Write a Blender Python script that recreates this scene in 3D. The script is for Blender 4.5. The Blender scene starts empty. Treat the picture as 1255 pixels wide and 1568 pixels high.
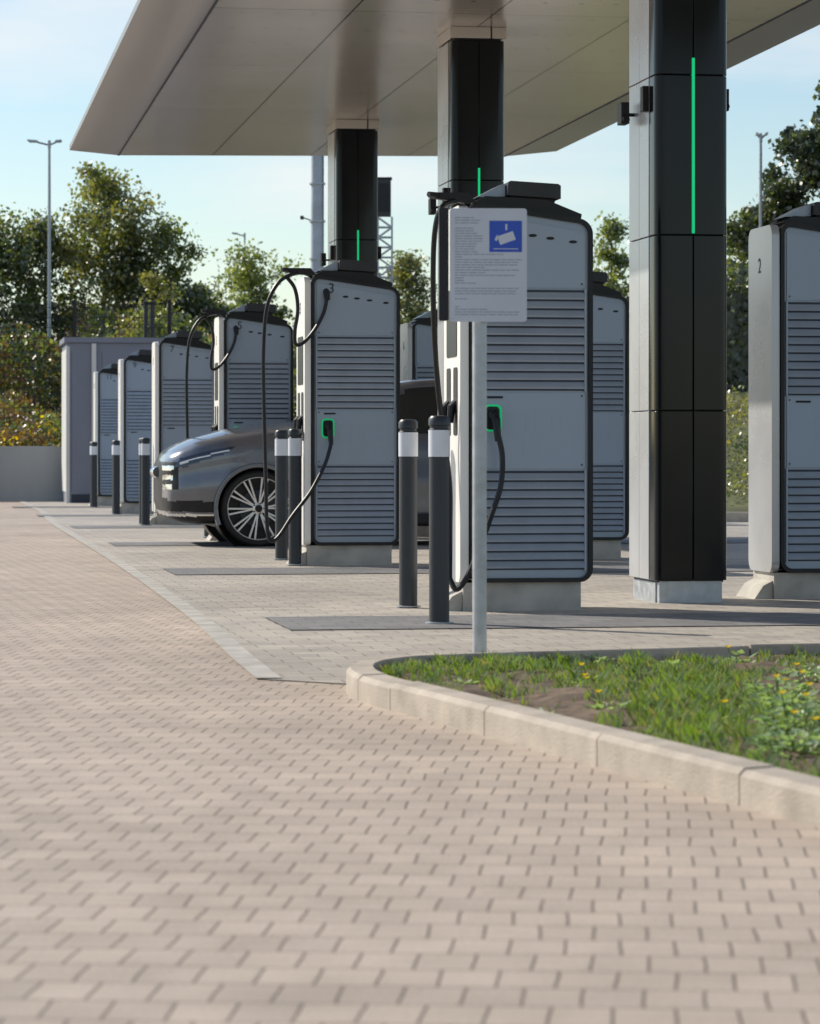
import bpy, bmesh, math, random
import numpy as np
from mathutils import Vector, Matrix
R=math.radians
random.seed(4)
scn=bpy.context.scene
COL=scn.collection

# ------------------------------------------------------------------ materials
def newmat(name):
    m=bpy.data.materials.new(name); m.use_nodes=True
    nt=m.node_tree; return m,nt,nt.nodes['Principled BSDF']
def mat(name,col,rough=.5,metal=0,var=.12,scale=3,bump=0,bscale=60,emit=0,coat=0,spec=.5,rvar=0,streak=0):
    m,nt,b=newmat(name); N=nt.nodes; Lk=nt.links
    b.inputs['Roughness'].default_value=rough; b.inputs['Metallic'].default_value=metal
    b.inputs['Specular IOR Level'].default_value=spec
    b.inputs['Coat Weight'].default_value=coat; b.inputs['Coat Roughness'].default_value=.04
    tc=N.new('ShaderNodeTexCoord')
    nz=N.new('ShaderNodeTexNoise'); nz.inputs['Scale'].default_value=scale; nz.inputs['Detail'].default_value=6
    mp=N.new('ShaderNodeMapping'); Lk.new(tc.outputs['Object'],mp.inputs[0]); Lk.new(mp.outputs[0],nz.inputs['Vector'])
    if streak: mp.inputs['Scale'].default_value=(1,1,streak)
    mr=N.new('ShaderNodeMapRange'); mr.inputs[1].default_value=.3; mr.inputs[2].default_value=.7
    mr.inputs[3].default_value=1-var; mr.inputs[4].default_value=1+var; Lk.new(nz.outputs[0],mr.inputs[0])
    mx=N.new('ShaderNodeVectorMath'); mx.operation='SCALE'; mx.inputs[0].default_value=col[:3]
    Lk.new(mr.outputs[0],mx.inputs['Scale']); Lk.new(mx.outputs[0],b.inputs['Base Color'])
    if rvar:
        r2=N.new('ShaderNodeMapRange'); r2.inputs[1].default_value=.3; r2.inputs[2].default_value=.7
        r2.inputs[3].default_value=max(0,rough-rvar); r2.inputs[4].default_value=rough+rvar
        Lk.new(nz.outputs[0],r2.inputs[0]); Lk.new(r2.outputs[0],b.inputs['Roughness'])
    if bump:
        n2=N.new('ShaderNodeTexNoise'); n2.inputs['Scale'].default_value=bscale; n2.inputs['Detail'].default_value=4
        Lk.new(tc.outputs['Object'],n2.inputs['Vector'])
        bp=N.new('ShaderNodeBump'); bp.inputs['Strength'].default_value=bump; bp.inputs['Distance'].default_value=.01
        Lk.new(n2.outputs[0],bp.inputs['Height']); Lk.new(bp.outputs[0],b.inputs['Normal'])
    if emit:
        b.inputs['Emission Color'].default_value=(*col[:3],1); b.inputs['Emission Strength'].default_value=emit
    return m
def leafmat(name,col,col2,tr=.4,scale=.9):
    m=bpy.data.materials.new(name); m.use_nodes=True; nt=m.node_tree; N=nt.nodes; Lk=nt.links
    N.remove(N['Principled BSDF']); out=N['Material Output']
    tc=N.new('ShaderNodeTexCoord'); nz=N.new('ShaderNodeTexNoise'); nz.inputs['Scale'].default_value=scale; nz.inputs['Detail'].default_value=5
    Lk.new(tc.outputs['Object'],nz.inputs['Vector'])
    cr=N.new('ShaderNodeValToRGB'); cr.color_ramp.elements[0].position=.35; cr.color_ramp.elements[1].position=.65
    cr.color_ramp.elements[0].color=(*col,1); cr.color_ramp.elements[1].color=(*col2,1)
    Lk.new(nz.outputs[0],cr.inputs[0])
    d=N.new('ShaderNodeBsdfDiffuse'); t=N.new('ShaderNodeBsdfTranslucent'); g=N.new('ShaderNodeBsdfGlossy'); g.inputs['Roughness'].default_value=.4
    g.inputs['Color'].default_value=(.7,.7,.7,1)
    Lk.new(cr.outputs[0],d.inputs[0]); 
    sc=N.new('ShaderNodeVectorMath'); sc.operation='MULTIPLY'; sc.inputs[1].default_value=(2.0,2.05,.85)
    Lk.new(cr.outputs[0],sc.inputs[0]); Lk.new(sc.outputs[0],t.inputs[0])
    mx=N.new('ShaderNodeMixShader'); mx.inputs[0].default_value=tr
    Lk.new(d.outputs[0],mx.inputs[1]); Lk.new(t.outputs[0],mx.inputs[2])
    m2=N.new('ShaderNodeMixShader'); m2.inputs[0].default_value=.13
    Lk.new(mx.outputs[0],m2.inputs[1]); Lk.new(g.outputs[0],m2.inputs[2])
    Lk.new(m2.outputs[0],out.inputs[0]); return m
def paver(name,c1,c2,joint,bw,bh,rot,mort=.0033):
    m,nt,b=newmat(name); N=nt.nodes; Lk=nt.links
    tc=N.new('ShaderNodeTexCoord'); mp=N.new('ShaderNodeMapping'); mp.inputs['Rotation'].default_value=(0,0,rot)
    Lk.new(tc.outputs['Object'],mp.inputs[0])
    wz=N.new('ShaderNodeTexNoise'); wz.inputs['Scale'].default_value=1.6; wz.inputs['Detail'].default_value=3; Lk.new(mp.outputs[0],wz.inputs['Vector'])
    ws=N.new('ShaderNodeVectorMath'); ws.operation='SUBTRACT'; ws.inputs[1].default_value=(.5,.5,.5); Lk.new(wz.outputs['Color'],ws.inputs[0])
    w2=N.new('ShaderNodeVectorMath'); w2.operation='SCALE'; w2.inputs['Scale'].default_value=.034; Lk.new(ws.outputs[0],w2.inputs[0])
    wa=N.new('ShaderNodeVectorMath'); wa.operation='ADD'; Lk.new(mp.outputs[0],wa.inputs[0]); Lk.new(w2.outputs[0],wa.inputs[1])
    br=N.new('ShaderNodeTexBrick'); br.offset=.5; br.inputs['Scale'].default_value=1
    br.inputs['Brick Width'].default_value=bw; br.inputs['Row Height'].default_value=bh
    br.inputs['Mortar Size'].default_value=mort; br.inputs['Mortar Smooth'].default_value=.35
    br.inputs['Color1'].default_value=(*c1,1); br.inputs['Color2'].default_value=(*c2,1); br.inputs['Mortar'].default_value=(*joint,1)
    Lk.new(wa.outputs[0],br.inputs['Vector'])
    def nz(scale,lo,hi,det=6):
        n=N.new('ShaderNodeTexNoise'); n.inputs['Scale'].default_value=scale; n.inputs['Detail'].default_value=det
        Lk.new(tc.outputs['Object'],n.inputs['Vector'])
        r=N.new('ShaderNodeMapRange'); r.inputs[1].default_value=.3; r.inputs[2].default_value=.7; r.inputs[3].default_value=lo; r.inputs[4].default_value=hi
        Lk.new(n.outputs[0],r.inputs[0]); return r.outputs[0]
    a=nz(.45,.84,1.12); c=nz(90,.88,1.1,3)
    m1=N.new('ShaderNodeMath'); m1.operation='MULTIPLY'; Lk.new(a,m1.inputs[0]); Lk.new(c,m1.inputs[1])
    d=nz(4,.88,1.09); m3=N.new('ShaderNodeMath'); m3.operation='MULTIPLY'; Lk.new(m1.outputs[0],m3.inputs[0]); Lk.new(d,m3.inputs[1])
    sc=N.new('ShaderNodeVectorMath'); sc.operation='SCALE'; Lk.new(br.outputs['Color'],sc.inputs[0]); Lk.new(m3.outputs[0],sc.inputs['Scale'])
    Lk.new(sc.outputs[0],b.inputs['Base Color']); b.inputs['Roughness'].default_value=.7; b.inputs['Specular IOR Level'].default_value=.4
    bp=N.new('ShaderNodeBump'); bp.invert=True; bp.inputs['Strength'].default_value=.8; bp.inputs['Distance'].default_value=.004
    Lk.new(br.outputs['Fac'],bp.inputs['Height'])
    b2=N.new('ShaderNodeBump'); b2.inputs['Strength'].default_value=.35; b2.inputs['Distance'].default_value=.003; Lk.new(c,b2.inputs['Height']); Lk.new(bp.outputs[0],b2.inputs['Normal'])
    Lk.new(b2.outputs[0],b.inputs['Normal'])
    return m

M={}
M['silver']=mat('charger_silver',(.30,.36,.445),.36,.3,.07,2,rvar=.08,streak=.3)
M['white']=mat('charger_white',(.90,.89,.86),.32,0,.05,2,streak=.3)
M['blade']=mat('louvre_blade',(.33,.39,.47),.38,.25,.07,6)
M['black']=mat('black_satin',(.010,.011,.014),.38,0,.2,2,spec=.35)
M['blackm']=mat('black_matt',(.016,.017,.020),.5,0,.2,4,spec=.35)
M['cap']=mat('roof_cap_grey',(.04,.045,.052),.5,0,.2,4,spec=.35)
M['rubber']=mat('cable_rubber',(.010,.010,.011),.4,0,.2,4,spec=.4)
M['green']=mat('green_led',(.0,.62,.20),.4,0,0,1,emit=.28)
M['greenc']=mat('green_led_strip',(.0,.62,.22),.4,0,0,1,emit=.6)
M['gap']=mat('dark_gap',(.04,.048,.065),.7)
M['num']=mat('number_print',(.03,.035,.04),.6)
M['conc']=mat('concrete_light',(.44,.42,.38),.85,0,.22,5,bump=.3,bscale=80)
M['wall']=mat('concrete_wall',(.33,.34,.34),.85,0,.15,1.2,bump=.2,streak=.25)
M['colsil']=mat('column_silver_panel',(.52,.53,.55),.30,.35,.06,1.5,rvar=.06)
M['colblk']=mat('column_black_panel',(.006,.008,.011),.14,0,.15,1.5,spec=.26,rvar=.04)
M['steel']=mat('galvanised_steel',(.42,.45,.48),.42,.5,.18,18,rvar=.1)
M['kiosk']=mat('kiosk_grey',(.20,.21,.26),.6,0,.05,2)
M['kioskw']=mat('kiosk_sunlit_side_pipe',(.62,.62,.6),.6,0,.05,2)
M['kerb']=mat('kerb_concrete',(.44,.385,.32),.85,0,.2,6,bump=.5,bscale=120)
M['soil']=mat('soil',(.14,.10,.068),.95,0,.45,9,bump=1.0,bscale=30)
M['bankm']=mat('bank_grass',(.11,.12,.045),.95,0,.5,1.3,bump=1,bscale=8)
M['groundm']=mat('ground_far',(.08,.095,.04),.95,0,.4,.2)
M['bark']=mat('bark',(.09,.07,.05),.9,0,.3,9,bump=.6,bscale=20)
M['signw']=mat('sign_face',(.58,.62,.70),.35,0,.04,5)
M['blue']=mat('sign_blue',(.02,.08,.50),.4,0,.05,5)
M['txt']=mat('sign_text',(.34,.38,.45),.5,0,.1,40)
M['paint']=mat('car_paint',(.15,.165,.195),.28,.65,.03,2,coat=.9)
M['glass']=mat('car_glass',(.010,.014,.014),.05,0,0,2,coat=.6,spec=.6)
M['chrome']=mat('chrome',(.75,.76,.78),.18,1,.03,5)
M['plast']=mat('car_plastic',(.012,.012,.014),.45,0,.1,6,spec=.35)
M['lamp']=mat('headlight',(.015,.03,.07),.08,0,.3,18,coat=.7)
M['drl']=mat('headlight_strip',(.8,.85,.9),.2,0,.02,5)
M['tyre']=mat('tyre',(.016,.016,.016),.75,0,.2,10)
M['rim']=mat('rim_silver',(.75,.75,.75),.28,.7,.03,6)
M['refl']=mat('bollard_white',(.66,.70,.76),.45,0,.05,8)
M['boll']=mat('bollard_dark',(.022,.028,.036),.42,0,.2,9,rvar=.08)
M['mast']=mat('mast_grey',(.42,.46,.52),.5,.2,.15,3)

# ------------------------------------------------------------------ mesh builder
class MB:
    def __init__(s): s.v=[]; s.f=[]; s.m=[]; s.mats=[]
    def mi(s,m):
        m=M[m] if isinstance(m,str) else m
        if m not in s.mats: s.mats.append(m)
        return s.mats.index(m)
    def add(s,vs,fs,m):
        o=len(s.v); s.v+= [tuple(v) for v in vs]; k=s.mi(m)
        for f in fs: s.f.append([i+o for i in f]); s.m.append(k)
    def box(s,x0,x1,y0,y1,z0,z1,m):
        s.add([(x0,y0,z0),(x1,y0,z0),(x1,y1,z0),(x0,y1,z0),(x0,y0,z1),(x1,y0,z1),(x1,y1,z1),(x0,y1,z1)],
          [(0,3,2,1),(4,5,6,7),(0,1,5,4),(1,2,6,5),(2,3,7,6),(3,0,4,7)],m)
    def prism(s,P,ax,a,b,m):
        n=len(P)
        def mk(p,t):
            return {'y':(p[0],t,p[1]),'x':(t,p[0],p[1]),'z':(p[0],p[1],t)}[ax]
        vs=[mk(p,a) for p in P]+[mk(p,b) for p in P]
        fs=[tuple(range(n)),tuple(range(2*n-1,n-1,-1))]+[(i,i+n,(i+1)%n+n,(i+1)%n) for i in range(n)]
        s.add(vs,fs,m)
    def ring(s,P,Q,ax,a,b,m):
        n=len(P)
        def mk(p,t): return {'y':(p[0],t,p[1]),'x':(t,p[0],p[1]),'z':(p[0],p[1],t)}[ax]
        vs=[mk(p,a) for p in P]+[mk(p,a) for p in Q]+[mk(p,b) for p in P]+[mk(p,b) for p in Q]
        fs=[]
        for i in range(n):
            j=(i+1)%n
            fs+=[(i,j,n+j,n+i),(2*n+i,3*n+i,3*n+j,2*n+j),(i,2*n+i,2*n+j,j),(n+i,n+j,3*n+j,3*n+i)]
        s.add(vs,fs,m)
    def tube(s,pts,r,m,seg=10,cap=True):
        pts=[Vector(p) for p in pts]; n=len(pts)
        rs=r if isinstance(r,(list,tuple)) else [r]*n
        T=[(pts[min(i+1,n-1)]-pts[max(i-1,0)]).normalized() for i in range(n)]
        up=Vector((0,0,1)) if abs(T[0].z)<.9 else Vector((1,0,0))
        a=T[0].cross(up).normalized(); vs=[]
        for i in range(n):
            a=(a-T[i]*a.dot(T[i])).normalized(); b=T[i].cross(a)
            for k in range(seg):
                t=2*math.pi*k/seg; vs.append(pts[i]+(a*math.cos(t)+b*math.sin(t))*rs[i])
        fs=[(i*seg+k,i*seg+(k+1)%seg,(i+1)*seg+(k+1)%seg,(i+1)*seg+k) for i in range(n-1) for k in range(seg)]
        if cap: fs+=[tuple(range(seg-1,-1,-1)),tuple(range((n-1)*seg,n*seg))]
        s.add(vs,fs,m)
    def lathe(s,prof,m,seg=48,axis='z',c=(0,0,0)):
        vs=[];n=len(prof)
        for k in range(seg):
            t=2*math.pi*k/seg; ct,st=math.cos(t),math.sin(t)
            for (r,h) in prof:
                if axis=='z': vs.append((c[0]+r*ct,c[1]+r*st,c[2]+h))
                else: vs.append((c[0]+r*ct,c[1]+h,c[2]+r*st))
        fs=[(k*n+i,((k+1)%seg)*n+i,((k+1)%seg)*n+i+1,k*n+i+1) for k in range(seg) for i in range(n-1)]
        s.add(vs,fs,m)
    def mesh(s,name,recalc=True,smooth=35):
        me=bpy.data.meshes.new(name); me.from_pydata(s.v,[],s.f)
        for m in s.mats: me.materials.append(m)
        me.polygons.foreach_set('material_index',s.m)
        if recalc:
            bm=bmesh.new(); bm.from_mesh(me); bmesh.ops.recalc_face_normals(bm,faces=bm.faces); bm.to_mesh(me); bm.free()
        me.shade_smooth()
        me.set_sharp_from_angle(angle=R(smooth)); me.update(); return me
    def obj(s,name,loc=(0,0,0),rz=0,**k):
        return mkobj(name,s.mesh(name,**k),loc,rz)
def mkobj(name,me,loc=(0,0,0),rz=0,parent=None):
    o=bpy.data.objects.new(name,me); COL.objects.link(o); o.location=loc; o.rotation_euler=(0,0,rz)
    if parent: o.parent=parent
    return o
def bevel(o,w=.004,seg=2,ang=40):
    b=o.modifiers.new('bevel','BEVEL'); b.width=w; b.segments=seg; b.limit_method='ANGLE'; b.angle_limit=R(ang); b.harden_normals=False
def cr(pts,n=8):
    P=[np.array(p,float) for p in pts]; P=[2*P[0]-P[1]]+P+[2*P[-1]-P[-2]]; out=[]
    for i in range(1,len(P)-2):
        for k in range(n):
            t=k/n; a,b,c,d=P[i-1],P[i],P[i+1],P[i+2]
            out.append(.5*((2*b)+(-a+c)*t+(2*a-5*b+4*c-d)*t*t+(-a+3*b-3*c+d)*t**3))
    out.append(P[-2]); return [tuple(o) for o in out]
def rrect(x0,x1,z0,z1,r,n=6,top=None):
    P=[]
    for cx,cz,a0 in ((x1-r,z0+r,-90),(x1-r,z1-r,0),(x0+r,z1-r,90),(x0+r,z0+r,180)):
        for k in range(n+1):
            a=R(a0+90*k/n); P.append((cx+r*math.cos(a),cz+r*math.sin(a)))
    if top: P=[(x,z-(top(x) if z>(z0+z1)/2 else 0)) for x,z in P]
    return P

# row frame of the charging station
TH=math.atan2(.16,.987)
def W(u,v): return (.33+.987*u-.16*v, 16.7+.16*u+.987*v)

# ------------------------------------------------------------------ charger
CW,CL=.70,.52
def charger_mesh(kind):
    b=MB(); sl=lambda x:.10*x/CW
    P=rrect(0,CW,.16,2.28,.075,8,sl); Pi=rrect(.024,CW-.024,.184,2.254,.053,8,sl); Pb=rrect(.010,CW-.010,.17,2.27,.065,8,sl)
    b.prism(Pb,'y',.014,CL-.014,'silver')
    b.ring(P,Pi,'y',-.014,.05,'black'); b.ring(P,Pi,'y',CL-.05,CL+.014,'black')
    for sgn,yf in ((1,0.0),(-1,CL)):
        Y=lambda t: yf+sgn*t
        for z0,z1 in ((.235,.775),(1.235,1.785)):
            n=11; p=(z1-z0)/n
            b.box(.045,CW-.045,min(Y(.006),Y(.03)),max(Y(.006),Y(.03)),z0-.006,z1+.006,'gap')
            for i in range(n):
                a=z0+i*p+.003; c=a+p-.0065
                b.prism([(Y(.008),c),(Y(-.010),a+.009),(Y(-.008),a),(Y(.008),a)],'x',.048,CW-.048,'blade')
            b.box(.036,.047,min(Y(-.006),Y(.02)),max(Y(-.006),Y(.02)),z0-.012,z1+.012,'silver')
            b.box(CW-.047,CW-.036,min(Y(-.006),Y(.02)),max(Y(-.006),Y(.02)),z0-.012,z1+.012,'silver')
        a0,a1=sorted((Y(.006),Y(.02)))
        b.box(.042,CW-.042,a0,a1,.793,1.217,'silver')
        top=[(.042,1.803),(CW-.042,1.803),(CW-.042,2.215-sl(CW)),(.042,2.215)]
        b.prism(top,'y',a0,a1,'silver')
        a0,a1=sorted((Y(.004),Y(.012)))
        for x in (.27,.36,.46,.59): b.prism([(x+.024*math.cos(t)*(1.0),2.145-sl(x)+.009*math.sin(t)) for t in np.linspace(0,2*math.pi,13)[:-1]],'y',a0,a1,'blackm')
        for x in (.27,.42,.57): 
            b.ring(rrect(x-.05,x+.05,.98,1.11,.03,4),rrect(x-.0485,x+.0485,.9815,1.1085,.028,4),'y',*sorted((Y(.0052),Y(.012))),'silver')
        b.ring(rrect(.30,.42,.85,.95,.045,5),rrect(.3015,.4185,.8515,.9485,.043,5),'y',*sorted((Y(.0052),Y(.012))),'silver')
        a0,a1=sorted((Y(-.002),Y(.01))); b.box(.10,.19,a0,a1,1.185,1.197,'blackm')
        for x,z in ((.06,.815),(CW-.06,.815),(.06,1.20),(CW-.06,1.20),(.06,1.825),(CW-.06,1.825)):
            a0,a1=sorted((Y(.0045),Y(.01))); b.prism([(x+.006*math.cos(t),z+.006*math.sin(t)) for t in np.linspace(0,2*math.pi,9)[:-1]],'y',a0,a1,'gap')
    # roof
    b.prism([(.03,2.275),(.10,2.315),(.45,2.298),(CW-.05,2.22),(CW-.06,2.16),(.05,2.24)],'y',.05,CL-.05,'black')
    b.prism([(.245,2.30),(.25,2.325),(.51,2.305),(.50,2.28)],'y',.09,CL-.12,'blackm')
    b.prism([(.225,2.322),(.23,2.395),(.245,2.402),(.515,2.388),(.53,2.378),(.53,2.305)],'y',.05,CL-.07,'cap')
    b.prism([(.06,2.312),(.20,2.385),(.222,2.388),(.222,2.318)],'y',.10,CL-.12,'silver')
    # front fascia
    F=rrect(.0,CL,.16,2.26,.07,8)
    b.prism(F,'x',-.052,-.004,'white' if kind!='row2' else 'colsil')
    if kind in('full','near'):
        b.prism(rrect(.10,CL-.10,1.42,1.80,.02,3),'x',-.056,-.048,'black')
        b.prism(rrect(.08,.20,.98,1.36,.02,3),'x',-.056,-.048,'blackm')
        b.prism(rrect(.30,.42,.98,1.36,.02,3),'x',-.056,-.048,'blackm')
        b.tube([(-.04,.14,1.17),(-.075,.14,1.14),(-.085,.14,1.05)],[.026,.024,.018],'black',10)
        b.tube([(-.04,.36,1.17),(-.075,.36,1.14),(-.085,.36,1.05)],[.026,.024,.018],'black',10)
        b.ring(rrect(.080,.180,1.00,1.15,.03,5),rrect(.090,.170,1.010,1.140,.022,5),'y',-.016,.01,'green')
        b.prism(rrect(.092,.168,1.012,1.138,.02,5),'y',-.008,.01,'black')
        b.tube([(.130,-.0,1.09),(.130,-.05,1.095),(.135,-.085,1.06),(.14,-.095,.99),(.142,-.098,.945)],[.027,.029,.025,.020,.017],'black',12)
        b.tube(cr([(.02,.10,2.27),(-.10,.08,2.31),(-.23,.0,2.315)],5),[.016]*11,'blackm',8)
        b.prism([(-.22,2.30),(-.20,2.33),(.0,2.33),(.04,2.28),(.0,2.27)],'y',.03,.08,'blackm')
        if kind=='full':
            b.tube(cr([(-.05,.10,2.30),(-.17,-.02,2.27),(-.27,-.04,2.20),(-.355,-.06,2.02),(-.385,-.08,1.7),(-.385,-.10,1.3),(-.375,-.14,.7),(-.37,-.18,.33),(-.345,-.2,.205),(-.28,-.21,.24),(-.17,-.2,.40),(-.03,-.18,.58),(.08,-.15,.78),(.13,-.12,.92),(.142,-.098,.99)],8),.0155,'rubber',10)
        else:
            b.tube(cr([(.142,-.098,.99),(.165,-.11,.86),(.15,-.14,.70),(.10,-.15,.55),(.03,-.15,.36),(-.04,-.15,.20),(-.10,-.15,.13),(-.13,-.1,.19)],8),.0155,'rubber',10)
            b.tube(cr([(-.13,-.1,.19),(-.11,0,.45),(-.10,.06,.7),(-.12,.12,.95),(-.16,.1,1.25),(-.19,.06,1.6),(-.20,.02,1.95),(-.19,-.01,2.15),(-.15,0,2.25),(-.06,.05,2.29)],8),.0155,'rubber',10)
        if kind=='full':
            b.tube(cr([(-.2,-.02,2.26),(-.135,-.05,2.16),(-.115,-.07,2.0),(-.14,-.09,1.84),(-.135,-.10,1.73),(-.07,-.09,1.745),(.02,-.08,1.85),(.09,-.06,1.98),(.118,-.05,2.10)],8),.0150,'rubber',10)
            b.tube([(.118,-.05,2.08),(.118,-.03,2.13),(.118,.02,2.15)],[.022,.026,.026],'blackm',10)
    # plinth
    b.box(-.03,CW-.06,.03,CL-.03,-.02,.158,'conc')
    b.prism([(-.16,-.02),(-.032,-.02),(-.032,.11),(-.09,.08)],'y',.05,CL-.05,'conc')
    return b.mesh('ev_charger',smooth=30)
CMS={k:charger_mesh(k) for k in ('full','near','plain','row2')}
def number(txt,parent,loc,rot,size):
    cu=bpy.data.curves.new('number','FONT'); cu.body=txt; cu.size=size; cu.extrude=.0008
    t=bpy.data.objects.new('number_tmp',cu); COL.objects.link(t)
    dg=bpy.context.evaluated_depsgraph_get(); me=bpy.data.meshes.new_from_object(t.evaluated_get(dg)); bpy.data.objects.remove(t)
    me.materials.clear(); me.materials.append(M['num'])
    o=mkobj('charger_number',me,loc,0,parent); o.rotation_euler=rot
def charger(u,v,num,kind):
    x,y=W(u,v); o=mkobj('ev_charger',CMS[kind],(x,y,.004),TH); bevel(o,.003,2,50)
    if u<1: number(num,o,(.13,.004,2.135),(R(90),0,0),.11)
    number(num,o,(-.0535,.30,1.98),(R(90),0,R(-90)),.13)
for i,(n,k) in enumerate((('1','near'),('3','full'),('5','full'),('7','plain'),('9','plain'),('11','plain'))): charger((0,0,0,-.12,-.10,-.08)[i],6.88*i,n,k)
for i,n in enumerate(('2','4','6','8')): charger(2.1,1.08+6.88*i,n,'row2')

# ------------------------------------------------------------------ columns
def column_mesh():
    b=MB(); w,l=.44,.66; H=4.24
    b.prism([(.02,.1),(w-.02,.1),(w-.02,l),(.02,l)],'z',-.01,.12,'steel')
    b.prism([(.03,.04),(w-.03,.04),(w-.03,.1),(.03,.1)],'z',-.01,.13,'steel')
    b.box(.02,w-.02,.05,l-.02,.12,H,'gap')
    zs=[.13,1.13,2.16,3.10,H]
    def arc(cx,cy,r,a0,a1,n=6): return [(cx+r*math.cos(R(a0+(a1-a0)*k/n)),cy+r*math.sin(R(a0+(a1-a0)*k/n))) for k in range(n+1)]
    for a,c in zip(zs[:-1],zs[1:]):
        a+=.003; c-=.003; m=.225
        b.prism(arc(.06,.06,.06,180,270)+[(m-.003,0),(m-.003,.07),(.0,.16)],'z',a,c,'colblk')
        b.prism([(m+.003,0)]+arc(w-.06,.06,.06,-90,0)+[(w,.16),(m+.003,.07)],'z',a,c,'colblk')
        b.box(-.004,.03,.166,.40,a,c,'colsil'); b.box(-.004,.03,.405,l,a,c,'colsil')
        b.box(w-.03,w+.004,.166,l,a,c,'colsil'); b.box(.034,w-.034,l-.02,l+.004,a,c,'colsil')
    b.box(.216,.234,-.004,.02,2.17,3.20,'greenc')
    b.prism([(-.01,-.01),(w+.01,-.01),(w+.01,l+.01),(-.01,l+.01)],'z',H+.012,4.345,'canopy_soffit')
    b.box(.03,w-.03,.03,l-.03,H,H+.012,'gap')
    for (x,y,z,s) in ((-.07,.50,2.86,-1),(w+.04,.25,2.92,1)):
        b.box(min(x,0 if s<0 else w),max(x,0 if s<0 else w),y+.03,y+.05,z+.05,z+.07,'blackm')
        b.box(x-.025,x+.025,y-.02,y+.09,z,z+.13,'blackm')
        b.tube([(x,y-.02,z+.03),(x,y-.05,z+.02)],.022,'black',10)
    b.box(-.040,-.004,.16,.23,2.90,3.05,'blackm')
    return b.mesh('canopy_column',smooth=30)

def soffit():
    m,nt,b=newmat('canopy_soffit'); N=nt.nodes; Lk=nt.links
    tc=N.new('ShaderNodeTexCoord')
    mp=N.new('ShaderNodeMapping'); mp.inputs['Location'].default_value=(.80,0,0); Lk.new(tc.outputs['Object'],mp.inputs[0])
    br=N.new('ShaderNodeTexBrick'); br.offset=0; br.inputs['Scale'].default_value=1; br.inputs['Brick Width'].default_value=1.125; br.inputs['Row Height'].default_value=3.44
    br.inputs['Mortar Size'].default_value=.008; br.inputs['Mortar Smooth'].default_value=.1
    br.inputs['Color1'].default_value=(.66,.60,.54,1); br.inputs['Color2'].default_value=(.61,.56,.51,1); br.inputs['Mortar'].default_value=(.06,.05,.05,1)
    Lk.new(mp.outputs[0],br.inputs['Vector'])
    m2=N.new('ShaderNodeMapping'); m2.inputs['Scale'].default_value=(3.555,1.163,1); m2.inputs['Location'].default_value=(.5,.25,0); Lk.new(mp.outputs[0],m2.inputs[0])
    fr=N.new('ShaderNodeVectorMath'); fr.operation='FRACTION'; Lk.new(m2.outputs[0],fr.inputs[0])
    sb=N.new('ShaderNodeVectorMath'); sb.operation='SUBTRACT'; sb.inputs[1].default_value=(.5,.5,0); Lk.new(fr.outputs[0],sb.inputs[0])
    mm=N.new('ShaderNodeVectorMath'); mm.operation='MULTIPLY'; mm.inputs[1].default_value=(1/3.555,1/1.163,0); Lk.new(sb.outputs[0],mm.inputs[0])
    ln=N.new('ShaderNodeVectorMath'); ln.operation='LENGTH'; Lk.new(mm.outputs[0],ln.inputs[0])
    lt=N.new('ShaderNodeMath'); lt.operation='LESS_THAN'; lt.inputs[1].default_value=.022; Lk.new(ln.outputs['Value'],lt.inputs[0])
    mx=N.new('ShaderNodeMix'); mx.data_type='RGBA'; mx.inputs[7].default_value=(.14,.12,.10,1)
    Lk.new(lt.outputs[0],mx.inputs[0]); Lk.new(br.outputs['Color'],mx.inputs[6]); Lk.new(mx.outputs[2],b.inputs['Base Color'])
    b.inputs['Roughness'].default_value=.22; b.inputs['Metallic'].default_value=.5
    nz=N.new('ShaderNodeTexNoise'); nz.inputs['Scale'].default_value=.5; Lk.new(tc.outputs['Object'],nz.inputs['Vector'])
    bp=N.new('ShaderNodeBump'); bp.inputs['Strength'].default_value=.3; bp.inputs['Distance'].default_value=.05; Lk.new(nz.outputs[0],bp.inputs['Height']); Lk.new(bp.outputs[0],b.inputs['Normal'])
    return m
M['canopy_soffit']=soffit()
M['fascia']=mat('canopy_fascia',(.27,.26,.27),.35,.4,.04,.6)
KM=column_mesh()
for i in range(3):
    x,y=W(1.24,.71+6.88*i); o=mkobj('canopy_column',KM,(x,y,.004),TH); bevel(o,.003,2,50)

b=MB()
def canopy():
    zi,zo,zt=4.35,4.44,4.75
    inner=[(-.80,-7.5),(3.70,-7.5),(3.70,18.0),(-.75,18.6)]
    outer=[(-1.32,-8.0),(4.33,-8.0),(4.36,18.2),(3.75,18.62),(-1.0,19.25),(-1.30,19.0)]
    vs=[(x,y,zi) for x,y in inner]+[(x,y,zo) for x,y in outer]+[(x,y,zo+.06) for x,y in outer]+[(x*.93+.1,y*.97+.1,zt) for x,y in outer]
    b.add(vs,[(0,1,2,3)],'canopy_soffit')
    b.add(vs,[(0,1,5,4),(1,2,6,5),(2,7,6),(2,3,8,7),(3,9,8),(3,0,4,9)],'fascia')
    fs=[]
    for i in range(6):
        j=(i+1)%6; fs+=[(4+i,4+j,10+j,10+i),(10+i,10+j,16+j,16+i)]
    b.add(vs,fs+[(16,17,18,19,20,21)],'fascia')
canopy()
bm_o=b.obj('charging_station_canopy',(*W(0,0),0),TH,recalc=False,smooth=10)
bm=bmesh.new(); bm.from_mesh(bm_o.data); bmesh.ops.remove_doubles(bm,verts=bm.verts,dist=.001); bmesh.ops.recalc_face_normals(bm,faces=bm.faces); bm.to_mesh(bm_o.data); bm.free()
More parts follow.
